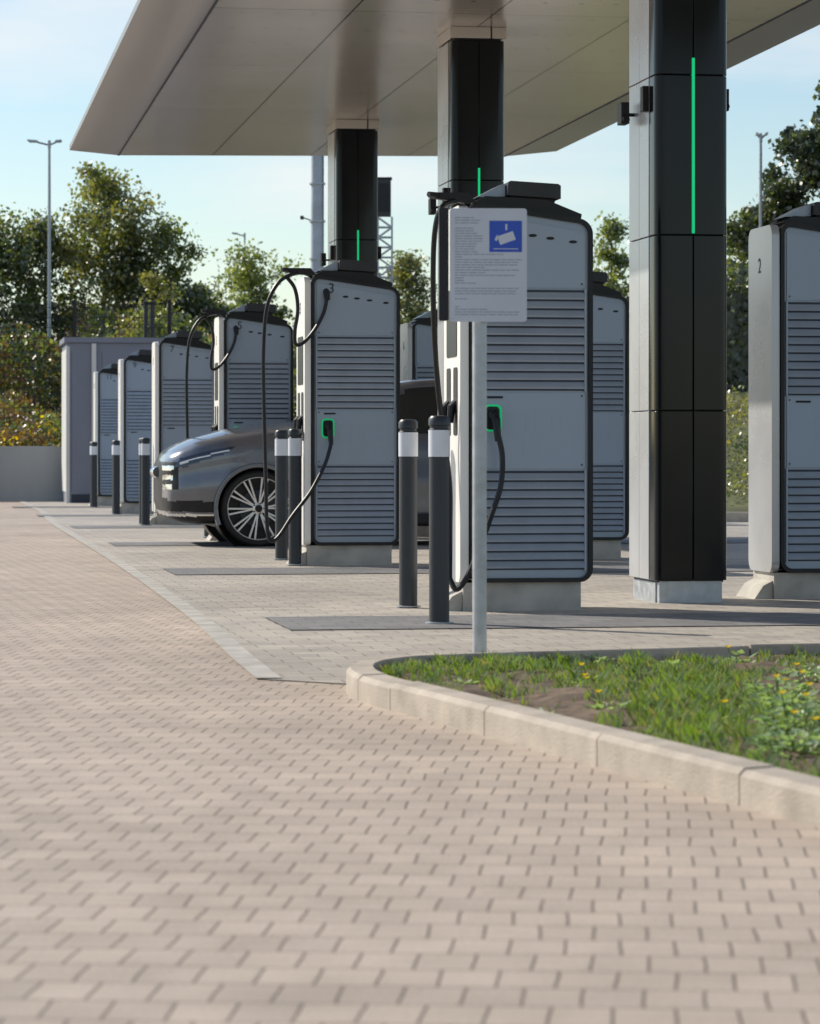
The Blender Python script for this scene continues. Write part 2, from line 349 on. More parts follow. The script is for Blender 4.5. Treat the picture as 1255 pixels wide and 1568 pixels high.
b=MB(); b.prism([(-.812,-7.5),(-.792,-7.5),(-.742,18.6),(-.762,18.6)],'z',4.345,4.349,'gap'); b.prism([(3.692,-7.5),(3.712,-7.5),(3.712,18.0),(3.692,18.0)],'z',4.345,4.349,'gap')
s_=b.obj('soffit_joint',smooth=30); s_.parent=bm_o

# ------------------------------------------------------------------ ground
def sheet(name,P,z,m):
    b=MB(); b.add([(x,y,z) for x,y in P],[tuple(range(len(P)))],m)
    me=bpy.data.meshes.new(name); me.from_pydata(b.v,[],b.f); me.materials.append(b.mats[0]); return mkobj(name,me)
M['pave1']=paver('paving_tan',(.51,.422,.342),(.445,.368,.302),(.19,.15,.12),.10,.165,R(4.5))
M['pave2']=paver('paving_apron',(.49,.445,.38),(.40,.365,.325),(.17,.15,.125),.20,.165,-TH)
M['pave3']=paver('paving_dark',(.24,.235,.235),(.195,.195,.20),(.11,.11,.11),.20,.165,-TH)
sheet('ground',[(-1500,-300),(1500,-300),(1500,2500),(-1500,2500)],-.006,'groundm')
sheet('paving',[(-40,-12),(40,-12),(40,56.5),(-40,56.5)],0,'pave1')
edge=[(-.58,11.7),(-.80,13.3),(-1.12,15.75),(-1.77,20.2),(-2.42,24.5),(-3.2,29.5),(-4.5,37.8),(-5.6,45.5),(-6.9,53.5),(-7.3,56.4)]
edge=cr([(p[0],p[1],0) for p in edge],5)
sheet('parking_apron',[(p[0],p[1]) for p in edge]+[(30,56.4),(30,14.5),(1.7,11.9),(-.1,11.35)],.004,'pave2')
b=MB(); n=len(edge); vs=[]
for i in range(n):
    t=Vector(edge[min(i+1,n-1)])-Vector(edge[max(i-1,0)]); nn=Vector((-t.y,t.x,0)).normalized()
    p=Vector(edge[i]); vs+=[tuple(p+nn*.02+Vector((0,0,.008))),tuple(p-nn*.08+Vector((0,0,.008)))]
b.add(vs,[(2*i,2*i+1,2*i+3,2*i+2) for i in range(n-1)],'conc'); b.obj('paving_edge_strip')
b=MB()
for k in range(6):
    v0,v1=6.88*k-1.65,6.88*k-.45
    u0=-1.20 if k<3 else -1.1-.15*(k-2)
    q=[W(u0,v0),W(7,v0),W(7,v1),W(u0,v1)]
    b.add([(x,y,.009) for x,y in q],[(0,1,2,3)],'pave3')
b.obj('bay_marking_pavers')

# planter
outer=[(2.6,1.9),(1.6,5.05),(.964,7.06),(.60,8.2),(.239,9.35),(0,10.1),(-.150,10.57),(-.225,10.95),(-.225,11.35),(-.12,11.68),(.12,11.9),(.8,12.18),(1.72,12.5),(4,13.0),(9,14.0)]
op=np.array([(p[0],p[1]) for p in cr([(x,y,0) for x,y in outer],12)])
seg=np.linalg.norm(np.diff(op,axis=0),axis=1); S=np.concatenate([[0],np.cumsum(seg)])
def pat(s): return np.array([np.interp(s,S,op[:,0]),np.interp(s,S,op[:,1])])
b=MB(); s0=0
prof=[(0,-.02),(0,.076),(.016,.092),(.098,.096),(.104,.090),(.104,-.02)]
while s0<S[-1]-.05:
    p0=pat(s0); corner=(p0[0]<.3 and p0[1]>10.3 and p0[1]<12)
    L=.42 if corner else .98
    s1=min(s0+L,S[-1]); ns=8; vs=[]; jit=random.uniform(-.004,.004)
    for k in range(ns+1):
        s=s0+.004+(s1-s0-.008)*k/ns; p=pat(s); t=pat(min(s+.02,S[-1]))-pat(max(s-.02,0)); t/=np.linalg.norm(t); nrm=np.array([t[1],-t[0]])
        for o,z in prof: q=p+nrm*o; vs.append((q[0],q[1],z+jit))
    m=len(prof)
    fs=[(k*m+i,k*m+i+1,(k+1)*m+i+1,(k+1)*m+i) for k in range(ns) for i in range(m-1)]+[tuple(range(m)),tuple(range((ns+1)*m-1,ns*m-1,-1))]
    b.add(vs,fs,'kerb'); s0=s1
b.obj('planter_kerb',smooth=28)
inner=[]
for s in np.linspace(0,S[-1],90):
    p=pat(s); t=pat(min(s+.05,S[-1]))-pat(max(s-.05,0)); t/=np.linalg.norm(t); inner.append(p+np.array([t[1],-t[0]])*.10)
inner=np.array(inner); poly=np.vstack([inner,[[9,1.9]]])
def inside(x,y,P=poly):
    c=np.zeros(x.shape,bool); j=len(P)-1
    for i in range(len(P)):
        xi,yi=P[i]; xj,yj=P[j]
        cond=((yi>y)!=(yj>y))&(x<(xj-xi)*(y-yi)/(yj-yi+1e-12)+xi); c^=cond; j=i
    return c
def vnoise(x,y,s,seed=0):
    r=np.random.default_rng(seed).random((65,65)); X=np.mod(np.asarray(x,float)*s,63); Y=np.mod(np.asarray(y,float)*s,63); i=np.minimum(X.astype(int),62); j=np.minimum(Y.astype(int),62); fx=X-i; fy=Y-j
    fx=fx*fx*(3-2*fx); fy=fy*fy*(3-2*fy)
    return (r[i,j]*(1-fx)*(1-fy)+r[i+1,j]*fx*(1-fy)+r[i,j+1]*(1-fx)*fy+r[i+1,j+1]*fx*fy)
soilbase=sheet('planter_soil_base',[tuple(p) for p in poly],.012,'soil')
def soilz(x,y): return .018+.03*vnoise(x,y,3,1)+.016*vnoise(x,y,14,2)
gx,gy=np.meshgrid(np.arange(-.3,3.2,.025),np.arange(6,13.2,.03),indexing='ij')
hz=soilz(gx,gy)+.010*vnoise(gx,gy,37,5)
V=np.stack([gx.ravel(),gy.ravel(),hz.ravel()],1); nx,ny=gx.shape
F=[]; cin=inside((gx[:-1,:-1]+.0125),(gy[:-1,:-1]+.015))
for i in range(nx-1):
    for j in range(ny-1):
        if cin[i,j]: F.append((i*ny+j,(i+1)*ny+j,(i+1)*ny+j+1,i*ny+j+1))
me=bpy.data.meshes.new('planter_soil'); me.from_pydata(V.tolist(),[],F); me.materials.append(M['soil']); me.shade_smooth(); so_=mkobj('planter_soil',me); soilbase.parent=so_

# ------------------------------------------------------------------ leaf helpers
def quads(name,V,mi,mats,parent=None,loc=(0,0,0)):
    n=len(V)//4; me=bpy.data.meshes.new(name)
    me.vertices.add(4*n); me.vertices.foreach_set('co',V.astype(np.float32).ravel())
    me.loops.add(4*n); me.loops.foreach_set('vertex_index',np.arange(4*n,dtype=np.int32))
    me.polygons.add(n); me.polygons.foreach_set('loop_start',np.arange(0,4*n,4,dtype=np.int32))
    for m in mats: me.materials.append(m)
    me.polygons.foreach_set('material_index',mi.astype(np.int32))
    me.update(calc_edges=True); me.validate(); return mkobj(name,me,loc,0,parent)
def leaves(C,size,rng,flat=0):
    n=len(C); a=rng.normal(size=(n,3)); a/=np.linalg.norm(a,axis=1)[:,None]
    c=rng.normal(size=(n,3)); bb=np.cross(a,c); bb/=np.linalg.norm(bb,axis=1)[:,None]
    s=size*rng.uniform(.6,1.4,(n,1)); a=a*s*.5; bb=bb*s*.33
    return np.stack([C-a,C-bb,C+a,C+bb],1).reshape(-1,3)
LM={}
LM['dk']=leafmat('leaf_dark',(.030,.046,.022),(.055,.078,.033),.3)
LM['md']=leafmat('leaf_mid',(.060,.085,.030),(.105,.13,.045),.45)
LM['lt']=leafmat('leaf_light',(.12,.16,.04),(.19,.215,.06),.5)
LM['ye']=leafmat('leaf_yellow',(.20,.185,.055),(.16,.16,.045),.5)
LM['gr']=leafmat('grass_blade',(.09,.16,.020),(.15,.23,.03),.5,3)
LM['gy']=leafmat('grass_dry',(.26,.23,.11),(.20,.19,.09),.4,3)
LM['wd']=leafmat('weed_leaf',(.24,.36,.20),(.34,.44,.30),.4,6)
LM['yf']=leafmat('yellow_flower',(.80,.60,.01),(.75,.5,.01),.3,6)
LM['or']=leafmat('rust_shrub',(.20,.11,.05),(.16,.095,.045),.4,2)
LM['pn']=leafmat('conifer_needle',(.020,.036,.020),(.044,.068,.034),.2)

def tree(name,X,Y,H,r,seed,pal,nclump=110,per=110,lsz=.11,base=.5,crown0=.25,spread=.28,trunk=.1):
    rg=np.random.default_rng(seed); b=MB()
    lean=rg.normal(0,.15,2)
    tp=[(0,0,base-.5),(lean[0]*.3,lean[1]*.3,H*.35),(lean[0]*.7,lean[1]*.7,H*.65),(lean[0],lean[1],H*.93)]
    tp=cr(tp,4); b.tube(tp,list(np.linspace(trunk,trunk*.15,len(tp))),'bark',7)
    C=[]; tips=[]
    nl=16
    for i in range(nl):
        t=crown0+(.93-crown0)*i/nl; j=min(int(t*len(tp)),len(tp)-1); p0=np.array(tp[j]); a=i*2.4+rg.uniform(-.4,.4)
        rr=r*(1-.55*abs((t-crown0)/(1-crown0)-.35)**1.2)*rg.uniform(.6,1.2)
        p1=p0+np.array([math.cos(a)*rr*.5,math.sin(a)*rr*.5,rr*.45]); p2=p0+np.array([math.cos(a)*rr,math.sin(a)*rr,rr*rg.uniform(.8,1.3)])
        q=cr([tuple(p0),tuple(p1),tuple(p2)],3); b.tube(q,list(np.linspace(trunk*.4*(1-t*.6),.01,len(q))),'bark',5); tips.append((p0,p1,p2))
    for k in range(nclump):
        p0,p1,p2=tips[rg.integers(nl)]; t=rg.uniform(.2,1.15); p=(p0*(1-t)+p2*t)+rg.normal(0,.14*r,3)
        if rg.random()<.12: p=np.array(tp[-1])+rg.normal(0,.12*r,3)+np.array([0,0,rg.uniform(-.6,.1)*r*.5])
        p[2]=min(p[2],H-.05); C.append(p)
    o=b.obj(name,(X,Y,0))
    V=[];mi=[];np_=len(pal)
    for c in C:
        n=int(per*rg.uniform(.4,1.5)); s=spread*rg.uniform(.5,1.4)*2.1
        d=rg.normal(0,1,(n,3)); d/=np.linalg.norm(d,axis=1)[:,None]; d*=rg.random((n,1))**.75
        P=c+d*np.array([s,s,s*.7]); V.append(leaves(P,lsz,rg))
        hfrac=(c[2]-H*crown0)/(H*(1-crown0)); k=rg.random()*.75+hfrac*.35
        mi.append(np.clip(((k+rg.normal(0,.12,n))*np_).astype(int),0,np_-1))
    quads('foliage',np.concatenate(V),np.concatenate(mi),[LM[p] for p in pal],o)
    return o
T='deciduous_tree'
tree(T,-10.2,73,6.6,1.5,1,['dk','md','md','lt'],120,110)
tree(T,-9.0,74,6.8,1.25,2,['dk','md','ye'],110,110)
tree(T,-7.9,76,8.2,1.05,3,['md','ye','ye','lt'],110,90)
tree(T,-6.9,75,6.9,1.0,4,['dk','md','md','ye'],105,95)
tree(T,-6.0,76,7.0,.85,5,['dk','md','lt'],85,95)
tree(T,-5.5,75,5.0,.8,6,['dk','md'],60,110)
tree(T,-5.45,64,4.9,.5,7,['md','lt','ye'],45,80,lsz=.09,spread=.18,trunk=.05)
tree(T,-5.95,66,4.1,.6,17,['lt','ye'],45,80,lsz=.09,spread=.18,trunk=.05)
tree(T,-4.5,90,7.0,1.1,8,['md','lt','lt'],95,90,lsz=.12)
tree(T,-5.8,88,5.7,1.0,9,['dk','md','lt'],75,90,lsz=.12)
tree(T,.1,95,7.3,1.1,10,['dk','md','ye'],90,90,lsz=.12)
tree(T,5.7,85,7.9,.7,11,['md','lt'],80,90,lsz=.12)
tree(T,6.9,62,5.6,.55,12,['md','lt','ye'],60,90,lsz=.1,spread=.18)
tree(T,-13,76,8,1.8,13,['dk','md','lt'],120,100)
tree('pine_tree',8.45,60,8.1,1.35,14,['pn','dk','pn','md'],330,130,lsz=.11,spread=.17,crown0=.10)
tree('pine_tree',7.55,61,6.2,.95,15,['pn','dk','md'],230,120,lsz=.11,spread=.17,crown0=.10)
tree('pine_tree',10.6,63,8.6,1.6,16,['pn','dk'],180,150,lsz=.13,crown0=.2)

def mass(name,x0,x1,y0,y1,zf,n,lsz,pal,seed):
    rg=np.random.default_rng(seed); x=rg.uniform(x0,x1,n); y=rg.uniform(y0,y1,n)
    lo,hi=zf(x,y); t=1-rg.random(n)**1.6; z=lo+(hi-lo)*t
    P=np.stack([x,y,z],1)+rg.uniform(-1,1,(n,3))*lsz; V=leaves(P,lsz,rg)
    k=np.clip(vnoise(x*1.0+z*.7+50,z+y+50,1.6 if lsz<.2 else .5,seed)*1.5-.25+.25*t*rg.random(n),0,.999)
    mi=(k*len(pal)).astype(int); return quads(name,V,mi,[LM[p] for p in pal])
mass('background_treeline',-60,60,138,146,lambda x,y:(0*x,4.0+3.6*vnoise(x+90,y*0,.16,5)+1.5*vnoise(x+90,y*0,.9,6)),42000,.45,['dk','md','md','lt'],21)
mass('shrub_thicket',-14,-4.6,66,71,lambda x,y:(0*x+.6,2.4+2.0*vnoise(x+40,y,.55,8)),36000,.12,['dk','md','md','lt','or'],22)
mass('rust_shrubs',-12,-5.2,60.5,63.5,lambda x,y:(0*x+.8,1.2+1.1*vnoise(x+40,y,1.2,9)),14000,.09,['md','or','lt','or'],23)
mass('flower_bed',-12,-5.6,57.2,59.2,lambda x,y:(0*x+.9,1.0+.65*vnoise(x+40,y,1.6,10)),9000,.085,['md','lt','md','yf','or'],24)
mass('hedge',4.4,16,50,51.6,lambda x,y:(0*x+1.6,3.75+.35*vnoise(x+40,y,1.5,11)),26000,.10,['dk','dk','md'],25)
b=MB(); b.box(4.5,16,50.6,51.6,1.5,3.6,LM['pn']); o=b.obj('hedge_core')
hd=bpy.data.objects['hedge']; o.parent=hd
mass('bank_flowers',2.8,12,40,49,lambda x,y:((y-38.6)/11*1.9-.02,(y-38.6)/11*1.9+.06+.4*vnoise(x+40,y,.9,12)**2),24000,.055,['md','gy','lt','md','gy','lt','ye'],26)
rg=np.random.default_rng(77); n=500; x=rg.uniform(2.9,12,n); y=rg.uniform(40,47,n); k=vnoise(x+40,y,.9,12)>.45; x=x[k]; y=y[k]
quads('yellow_blossoms',leaves(np.stack([x,y,(y-38.6)/11*1.9+.12+.3*rg.random(len(x))],1),.07,rg),np.zeros(len(x)),[LM['yf']])
mass('shrub_thicket',-4.6,4.2,64,67,lambda x,y:(0*x+.5,2.2+1.2*vnoise(x+40,y,.5,13)),14000,.13,['dk','md','lt'],27)

# terrain banks
def grid(name,x0,x1,y0,y1,nx,ny,f,m):
    xs=np.linspace(x0,x1,nx); ys=np.linspace(y0,y1,ny); X,Y=np.meshgrid(xs,ys,indexing='ij'); Z=f(X,Y)
    V=np.stack([X.ravel(),Y.ravel(),Z.ravel()],1).tolist()
    F=[(i*ny+j,(i+1)*ny+j,(i+1)*ny+j+1,i*ny+j+1) for i in range(nx-1) for j in range(ny-1)]
    me=bpy.data.meshes.new(name); me.from_pydata(V,[],F); me.materials.append(M[m]); me.shade_smooth(); return mkobj(name,me)
grid('embankment',-60,60,56.9,140,120,60,lambda X,Y: np.where(Y<57,-.3,.98+np.clip((Y-57)/20,0,1)*.5)*np.clip((140-Y)/40,-.1,1)+.06*vnoise(X+90,Y,.8,3),'bankm')
grid('grass_bank',2.6,30,38.75,56.6,100,50,lambda X,Y: np.clip((Y-38.7)/11,0,1)*1.9*np.clip((X-2.6)/1.2,0,1)+.06*vnoise(X+90,Y,1.2,4)-.02,'bankm')
b=MB()
for k in range(27): b.box(2.6+k*1.0,2.6+k*1.0+.992,38.6,38.74,-.02,.13,'kerb')
o=b.obj('bank_kerb'); bevel(o,.01)

# retaining wall
b=MB(); x=-30
while x<3:
    b.box(x,x+1.97,55.6,55.85,-.02,1.02,'wall'); x+=1.98
o=b.obj('retaining_wall'); bevel(o,.012)
# transformer kiosk
b=MB(); b.box(-.0,2.1,0,1.8,-.02,2.86,'kiosk'); b.box(-.05,2.15,-.05,1.85,2.865,2.96,'kiosk')
b.box(-.012,0.05,-.012,.1,.0,2.8,'kioskw'); b.box(-.012,-.003,.12,1.75,.2,2.75,'kioskw'); b.box(.44,.52,-.06,-.003,.0,2.85,'kioskw')  # paler left side paints sunlight into the colour; the downpipe is really white
for x in (.08,.62,1.35): b.box(x,x+.006,-.004,.01,.2,2.7,'gap')
b.box(.08,2.09,-.006,.01,.0,.16,'gap')
o=b.obj('transformer_kiosk',(-6.12,53.6,0),TH); bevel(o,.004)
# fence
b=MB(); yf=60.0
for i in range(9):
    x=-20+i*1.9; b.box(x-.035,x+.035,yf-.03,yf+.03,.9,3.95,'blackm')
for z in np.arange(1.2,3.95,.2): b.box(-20,-4.8,yf-.005,yf+.005,z-.005,z+.005,'blackm')
for x in np.arange(-20,-4.8,.10): b.box(x-.004,x+.004,yf-.014,yf-.006,1.1,3.9,'blackm')
b.obj('mesh_fence',smooth=30)
for x in (-5.45,-5.32):
    b=MB(); b.tube([(0,0,.5),(0,0,3.75)],.045,'boll',8); b.tube([(0,0,3.75),(0,0,3.82),(0,0,3.84)],[.06,.06,.01],'blackm',8); b.box(-.1,.1,-.1,.1,.5,.9,'conc'); b.obj('fence_post',(x,62,0.2))

# lamps & masts
def lamp(X,Y,H,arms,r=.07):
    b=MB(); b.tube([(0,0,0),(0,0,.9),(0,0,.92),(0,0,H)],[r*1.5,r*1.5,r,r*.55],'steel',12)
    for a in arms:
        b.tube([(0,0,H-.08),(a*.5,0,H-.02),(a*.55,0,H)],.022,'steel',8)
        b.prism([(a*.45,H-.02),(a*.55,H+.03),(a,H+.045),(a*1.02,H+.02),(a*.95,H-.01)],'y',-.10,.10,'steel')
    b.tube([(0,0,H-.15),(0,0,H+.03)],r*.7,'steel',10)
    return b.obj('street_lamp',(X,Y,0))
lamp(-8.4,70,8.15,(-.5,.28),.055); lamp(-5.5,100,8.2,(-.42,),.05); lamp(7.0,60,7.25,(-.10,.14),.05)
lamp(-10.2,160,10.3,(.4,-.4),.07)
b=MB(); b.tube([(0,0,0),(0,0,12)],[.15,.10],'mast',16); b.box(.07,.13,-.05,.05,0,12,'boll')
for z in np.arange(1,12,.75): b.tube([(0,0,z),(0,0,z+.04)],.16,'steel',16)
b.tube([(-.30,0,5.6),(0,0,5.5)],.015,'steel',6); b.box(-.34,-.27,-.04,.04,5.56,5.63,'blackm')
b.obj('steel_mast',(-1.85,60,0))
b=MB(); hw=.14
for sx in (-1,1):
    for sy in (-1,1): b.tube([(sx*hw,sy*hw,0),(sx*hw,sy*hw,5.6)],.022,'mast',6)
z=.2;k=0
while z<5.5:
    for sy in (-1,1):
        b.tube([(-hw,sy*hw,z),(hw,sy*hw,z+.2)] if k%2 else [(hw,sy*hw,z),(-hw,sy*hw,z+.2)],.013,'mast',5)
        b.tube([(-hw,sy*hw,z),(hw,sy*hw,z)],.013,'mast',5); b.tube([(sy*hw,-hw,z),(sy*hw,hw,z+.2)],.012,'mast',5)
    z+=.2;k+=1
b.box(-.16,.12,-.14,.14,5.62,6.35,'boll'); b.box(-.18,.14,-.16,.16,6.352,6.39,'blackm'); b.box(-.13,.09,-.15,-.139,5.7,6.27,'blackm')
b.obj('lattice_mast',(-.50,60,0))

# ------------------------------------------------------------------ bollards
b=MB(); r=.052
b.lathe([(r,-.02),(r,.85),(r+.002,.852),(r+.002,.995),(r,.997)],'boll',28)
b2=[(r+.0035,.855),(r+.0035,.992)]; b.lathe(b2,'refl',28)
b.lathe([(r,.996),(r-.004,1.0),(r-.004,1.012),(r+.003,1.016),(r+.003,1.05),(r-.008,1.064),(0.001,1.068)],'boll',28)
b.lathe([(r+.02,-.0),(r+.02,.006),(r,.008)],'steel',28)
BM=b.mesh('bollard',recalc=False,smooth=40)
for x,y in [(-.01,17.1),(.15,15.45),(-1.06,24.8),(-.90,23.55),(-3.32,37.4),(-3.22,36.6),(-4.31,44.0),(-4.22,43.2),(-5.23,49.6),(-5.15,49.0),(-2.1,31.4)]:
    mkobj('bollard',BM,(x,y,.010),random.random())

# ------------------------------------------------------------------ sign
b=MB(); b.tube([(0,0,0.0),(0,0,1.78)],.029,'steel',20); b.tube([(0,0,.0),(0,0,.06)],[.05,.04],'steel',16)
cx=.032; x0,x1,z0,z1=cx-.155,cx+.155,1.395,1.85
b.prism(rrect(x0,x1,z0,z1,.012,3),'y',-.046,-.040,'signw')
b.box(-.1,.13,-.040,-.028,1.47,1.49,'steel'); b.box(-.1,.13,-.040,-.028,1.75,1.77,'steel')
b.prism(rrect(x0-.043,x0-.004,z0+.004,z1+.002,.008,3),'y',-.042,-.012,'blackm')
b.box(cx+.004,cx+.135,-.0475,-.0455,1.675,1.80,'blue')
def pc(P,m='signw'): b.prism([(cx+.07+x,1.737+z) for x,z in P],'y',-.0485,-.047,m)
pc([(-.035,.0),(.028,.022),(.04,-.012),(-.022,-.034)]); pc([(-.045,-.012),(-.035,.008),(-.03,-.005),(-.038,-.02)]); pc([(-.002,.024),(.006,.026),(.006,.05),(-.002,.05)])
pc([(-.05,-.048),(.05,-.048),(.05,-.051),(-.05,-.051)])
rd=random.Random(3)
z=1.81
while z>1.42:
    short= z>1.665
    xe=(cx-.02) if short else (cx+.135)
    if rd.random()>.12:
        x=cx-.135
        while x<xe-.02:
            w=rd.uniform(.012,.04); 
            if x+w>xe: break
            b.box(x,x+w,-.0470,-.0455,z,z+.004,'txt'); x+=w+.004
            if rd.random()<.05: break
    z-=.0105
o=b.obj('information_sign',(.28,12.1,.015),R(3))

# ------------------------------------------------------------------ car
def car():
    root=bpy.data.objects.new('parked_car',None); COL.objects.link(root)
    x,y=W(-.75,12.70); root.location=(x,y,.004); root.rotation_euler=(0,0,TH)
    L=4.76; ns=260
    xs=L*(.5-.5*np.cos(np.linspace(0,math.pi,ns))); xs=.6*xs+.4*np.linspace(0,L,ns)
    kx=[0,.02,.06,.15,.3,.6,.9,1.2,1.5,2.4,3.6,4.2,4.5,4.68,4.76]
    def I(v,sm=7):
        d=np.linspace(0,L,800); a=np.interp(d,kx,v); k=np.ones(sm)/sm; pad=np.pad(a,(sm//2,sm//2),'edge'); a2=np.convolve(pad,k,'valid'); 
        k=np.ones(15)/15; a3=np.convolve(np.pad(a2,(7,7),'edge'),k,'valid'); w=np.clip(d/.2,0,1); return np.interp(xs,d,a2*(1-w)+a3*w)
    w=I([.50,.63,.73,.82,.885,.925,.94,.94,.935,.94,.94,.92,.87,.78,.6]); bo=I([.40,.33,.27,.23,.21,.21,.21,.21,.21,.21,.21,.24,.28,.34,.45],5)
    s=I([.72,.77,.81,.85,.90,.965,1.01,1.03,1.04,1.04,1.04,1.04,1.02,.98,.9],21); t=I([.79,.86,.905,.96,1.03,1.11,1.155,1.185,1.19,1.14,1.10,1.1,1.1,1.05,.95],9)
    V=[];nr=None
    for i in range(ns):
        W_,B,S_,T_=w[i],bo[i],s[i],t[i]; h=S_-B
        cp=[(0,B),(.6*W_,B),(.90*W_,B+.015),(.965*W_,B+.08),(.98*W_,B+.3*h),(1.0*W_,B+.5*h),(.978*W_,B+.72*h),(.975*W_,B+.88*h),(.945*W_,S_),(.86*W_,S_+.5*(T_-S_)),(.62*W_,S_+.82*(T_-S_)),(.3*W_,T_-.003),(0,T_)]
        c=np.array([(a,bb) for a,bb,_ in cr([(p,q,0) for p,q in cp],7)]); nr=len(c)
        full=np.vstack([np.stack([-c[:,0],c[:,1]],1),np.stack([c[::-1,0],c[::-1,1]],1)[1:-1]])
        nr=len(full); V+= [(float(xs[i]),float(q[0]),float(q[1])) for q in full]
    b=MB(); A=np.array(V).reshape(ns,nr,3)
    hl=np.array([(.10,.755),(.15,.835),(.35,.89),(.66,.945),(.56,.875),(.34,.805),(.18,.745)])
    hl2=np.array([(.14,.79),(.34,.855),(.60,.915),(.60,.905),(.34,.84),(.14,.775)])
    b.v=V[:]
    one=lambda P,X,Z: inside(np.array([X]),np.array([Z]),P)[0]
    for i in range(ns-1):
        for j in range(nr):
            j2=(j+1)%nr; c=(A[i,j]+A[i+1,j]+A[i,j2]+A[i+1,j2])/4; X,Y,Z=c; aY=abs(Y)
            if aY>.55 and (math.hypot(X-.88,Z-.36)<.405 or math.hypot(X-3.755,Z-.36)<.405): continue
            m='paint'
            if Z<.29: m='plast'
            if X<.13 and aY<.80 and .54<Z<.80: m='chrome' if (int((Z-.54)/.045)%2==0) and aY<.74 else 'plast'
            if X<.46 and .33<Z<.43 and aY>.30: m='plast'
            if X<.50 and .285<Z<.31: m='chrome'
            if X<.20 and .33<Z<.46 and aY<=.66: m='plast'
            if X<.8 and aY>.42:
                if one(hl,X,Z): m='lamp'
                if one(hl2,X,Z): m='drl'
            if 4.5<X and .80<Z<.9: m='refl'
            b.f.append([i*nr+j,(i+1)*nr+j,(i+1)*nr+j2,i*nr+j2]); b.m.append(b.mi(m))
    b.f.append(list(range(nr))); b.m.append(b.mi('plast'))
    b.f.append([(ns-1)*nr+j for j in range(nr)][::-1]); b.m.append(b.mi('paint'))
    me=b.mesh('body',smooth=60); mkobj('body',me,parent=root)
    b=MB(); gx=np.linspace(1.22,4.56,90)
    rz=np.interp(gx,[1.22,1.6,2.0,2.35,2.8,3.3,3.8,4.2,4.56],[1.13,1.32,1.50,1.59,1.62,1.61,1.55,1.42,1.10]); rz=np.convolve(np.pad(rz,(3,3),'edge'),np.ones(7)/7,'valid')
    G=[]
    for X,Z in zip(gx,rz):
        hh=Z-1.0; k=min(1,hh/.6); cp=[(.885,.98),(.875,1.03),(.86-.16*k,1.0+.78*hh),(.80-.16*k,1.0+.93*hh),(.60-.06*k,1.0+.985*hh),(.3,Z),(0,Z)]
        c=cr([(p,q,0) for p,q in cp],4); full=[(-p,q) for p,q,_ in c]+[(p,q) for p,q,_ in c[::-1]][1:]; G+=[(float(X),float(p),float(q)) for p,q in full]; ng=len(full)
    b.v=G; A=np.array(G).reshape(90,ng,3)
    for i in range(89):
        for j in range(ng-1):
            c=(A[i,j]+A[i+1,j]+A[i,j+1]+A[i+1,j+1])/4; X,Y,Z=c; hh=rz[i]-1.0; f=(Z-1.0)/max(hh,.01); aY=abs(Y)
            m='glass'
            if f>.86 and X>2.3 and X<4.0: m='paint'
            if f>.80 and aY>.60 and X<=2.3: m='paint'
            if f<.04 : m='paint'
            if .04<=f<.08 and X>1.6: m='chrome'
            if aY>.6 and (2.68<X<2.76 or 3.62<X<3.68): m='plast'
            if X>4.0 and aY>.55: m='paint'
            b.f.append([i*ng+j,(i+1)*ng+j,(i+1)*ng+j+1,i*ng+j+1]); b.m.append(b.mi(m))
    mkobj('greenhouse',b.mesh('greenhouse',smooth=60),parent=root)
    b=MB()
    for wx in (.88,3.755):
        for sy in (-1,1):
            ang=np.linspace(R(-22),R(202),48)
            vs=[];
            for a in ang:
                for rr,yy in ((.388,.90),(.388,.945),(.400,.951),(.424,.947),(.430,.925)): vs.append((wx+rr*math.cos(a),sy*yy,.36+rr*math.sin(a)))
            fs=[(k*5+i,(k+1)*5+i,(k+1)*5+i+1,k*5+i+1) for k in range(47) for i in range(4)]; b.add(vs,fs,'paint')
            b.lathe([(.415,.92*sy),(.415,.55*sy),(.001,.55*sy)],'plast',40,'y',(wx,0,.36))
    for sy in (-1,1):
        b.prism([(1.75,1.02),(1.80,1.16),(1.95,1.18),(2.0,1.06)],'y',min(sy*.93,sy*1.07),max(sy*.93,sy*1.07),'paint')
        b.box(1.35,3.3,sy*.93-.02,sy*.93+.02,.215,.30,'plast')
        for dx in (1.42,2.66): b.box(dx,dx+.006,sy*.935-.012,sy*.935+.012,.34,1.0,'gap')
    b.tube([(-.006,-.06,.70),(-.018,0,.70),(-.006,.06,.70)],[.05,.06,.05],'chrome',16)
    mkobj('trim',b.mesh('trim',smooth=40),parent=root)
    b=MB()
    b.lathe([(.29,.02),(.30,-.0),(.335,-.008),(.352,.01),(.36,.04),(.36,.19),(.352,.22),(.30,.235),(.29,.2)],'tyre',64,'y')
    b.lathe([(.286,.19),(.286,.016),(.292,.004),(.296,.004),(.298,.02)],'rim',64,'y')
    b.lathe([(.284,.07),(.20,.09),(.05,.08),(.001,.08)],'plast',48,'y')
    b.lathe([(.175,.062),(.175,.075)],'steel',40,'y'); b.lathe([(.001,.060),(.175,.062)],'gap',40,'y')
    def spoke(a,da,w0,w1,m):
        d=Vector((math.cos(a),0,math.sin(a))); d2=Vector((math.cos(a+da),0,math.sin(a+da)))
        p0=d*.045; p1=d2*.288; ax=(p1-p0).normalized(); nn=Vector((-ax.z,0,ax.x))
        vs=[]
        for p,w_,yy in ((p0,w0,.022),(p0*.5+p1*.5,(w0+w1)/2,.012),(p1,w1,.010)):
            for s_ in (-1,1):
                vs.append(p+nn*w_*s_+Vector((0,yy,0))); vs.append(p+nn*w_*s_*1.2+Vector((0,yy+.035,0)))
        fs=[]
        for k in range(2):
            o=k*4; fs+=[(o,o+4,o+6,o+2),(o,o+1,o+5,o+4),(o+2,o+6,o+7,o+3)]
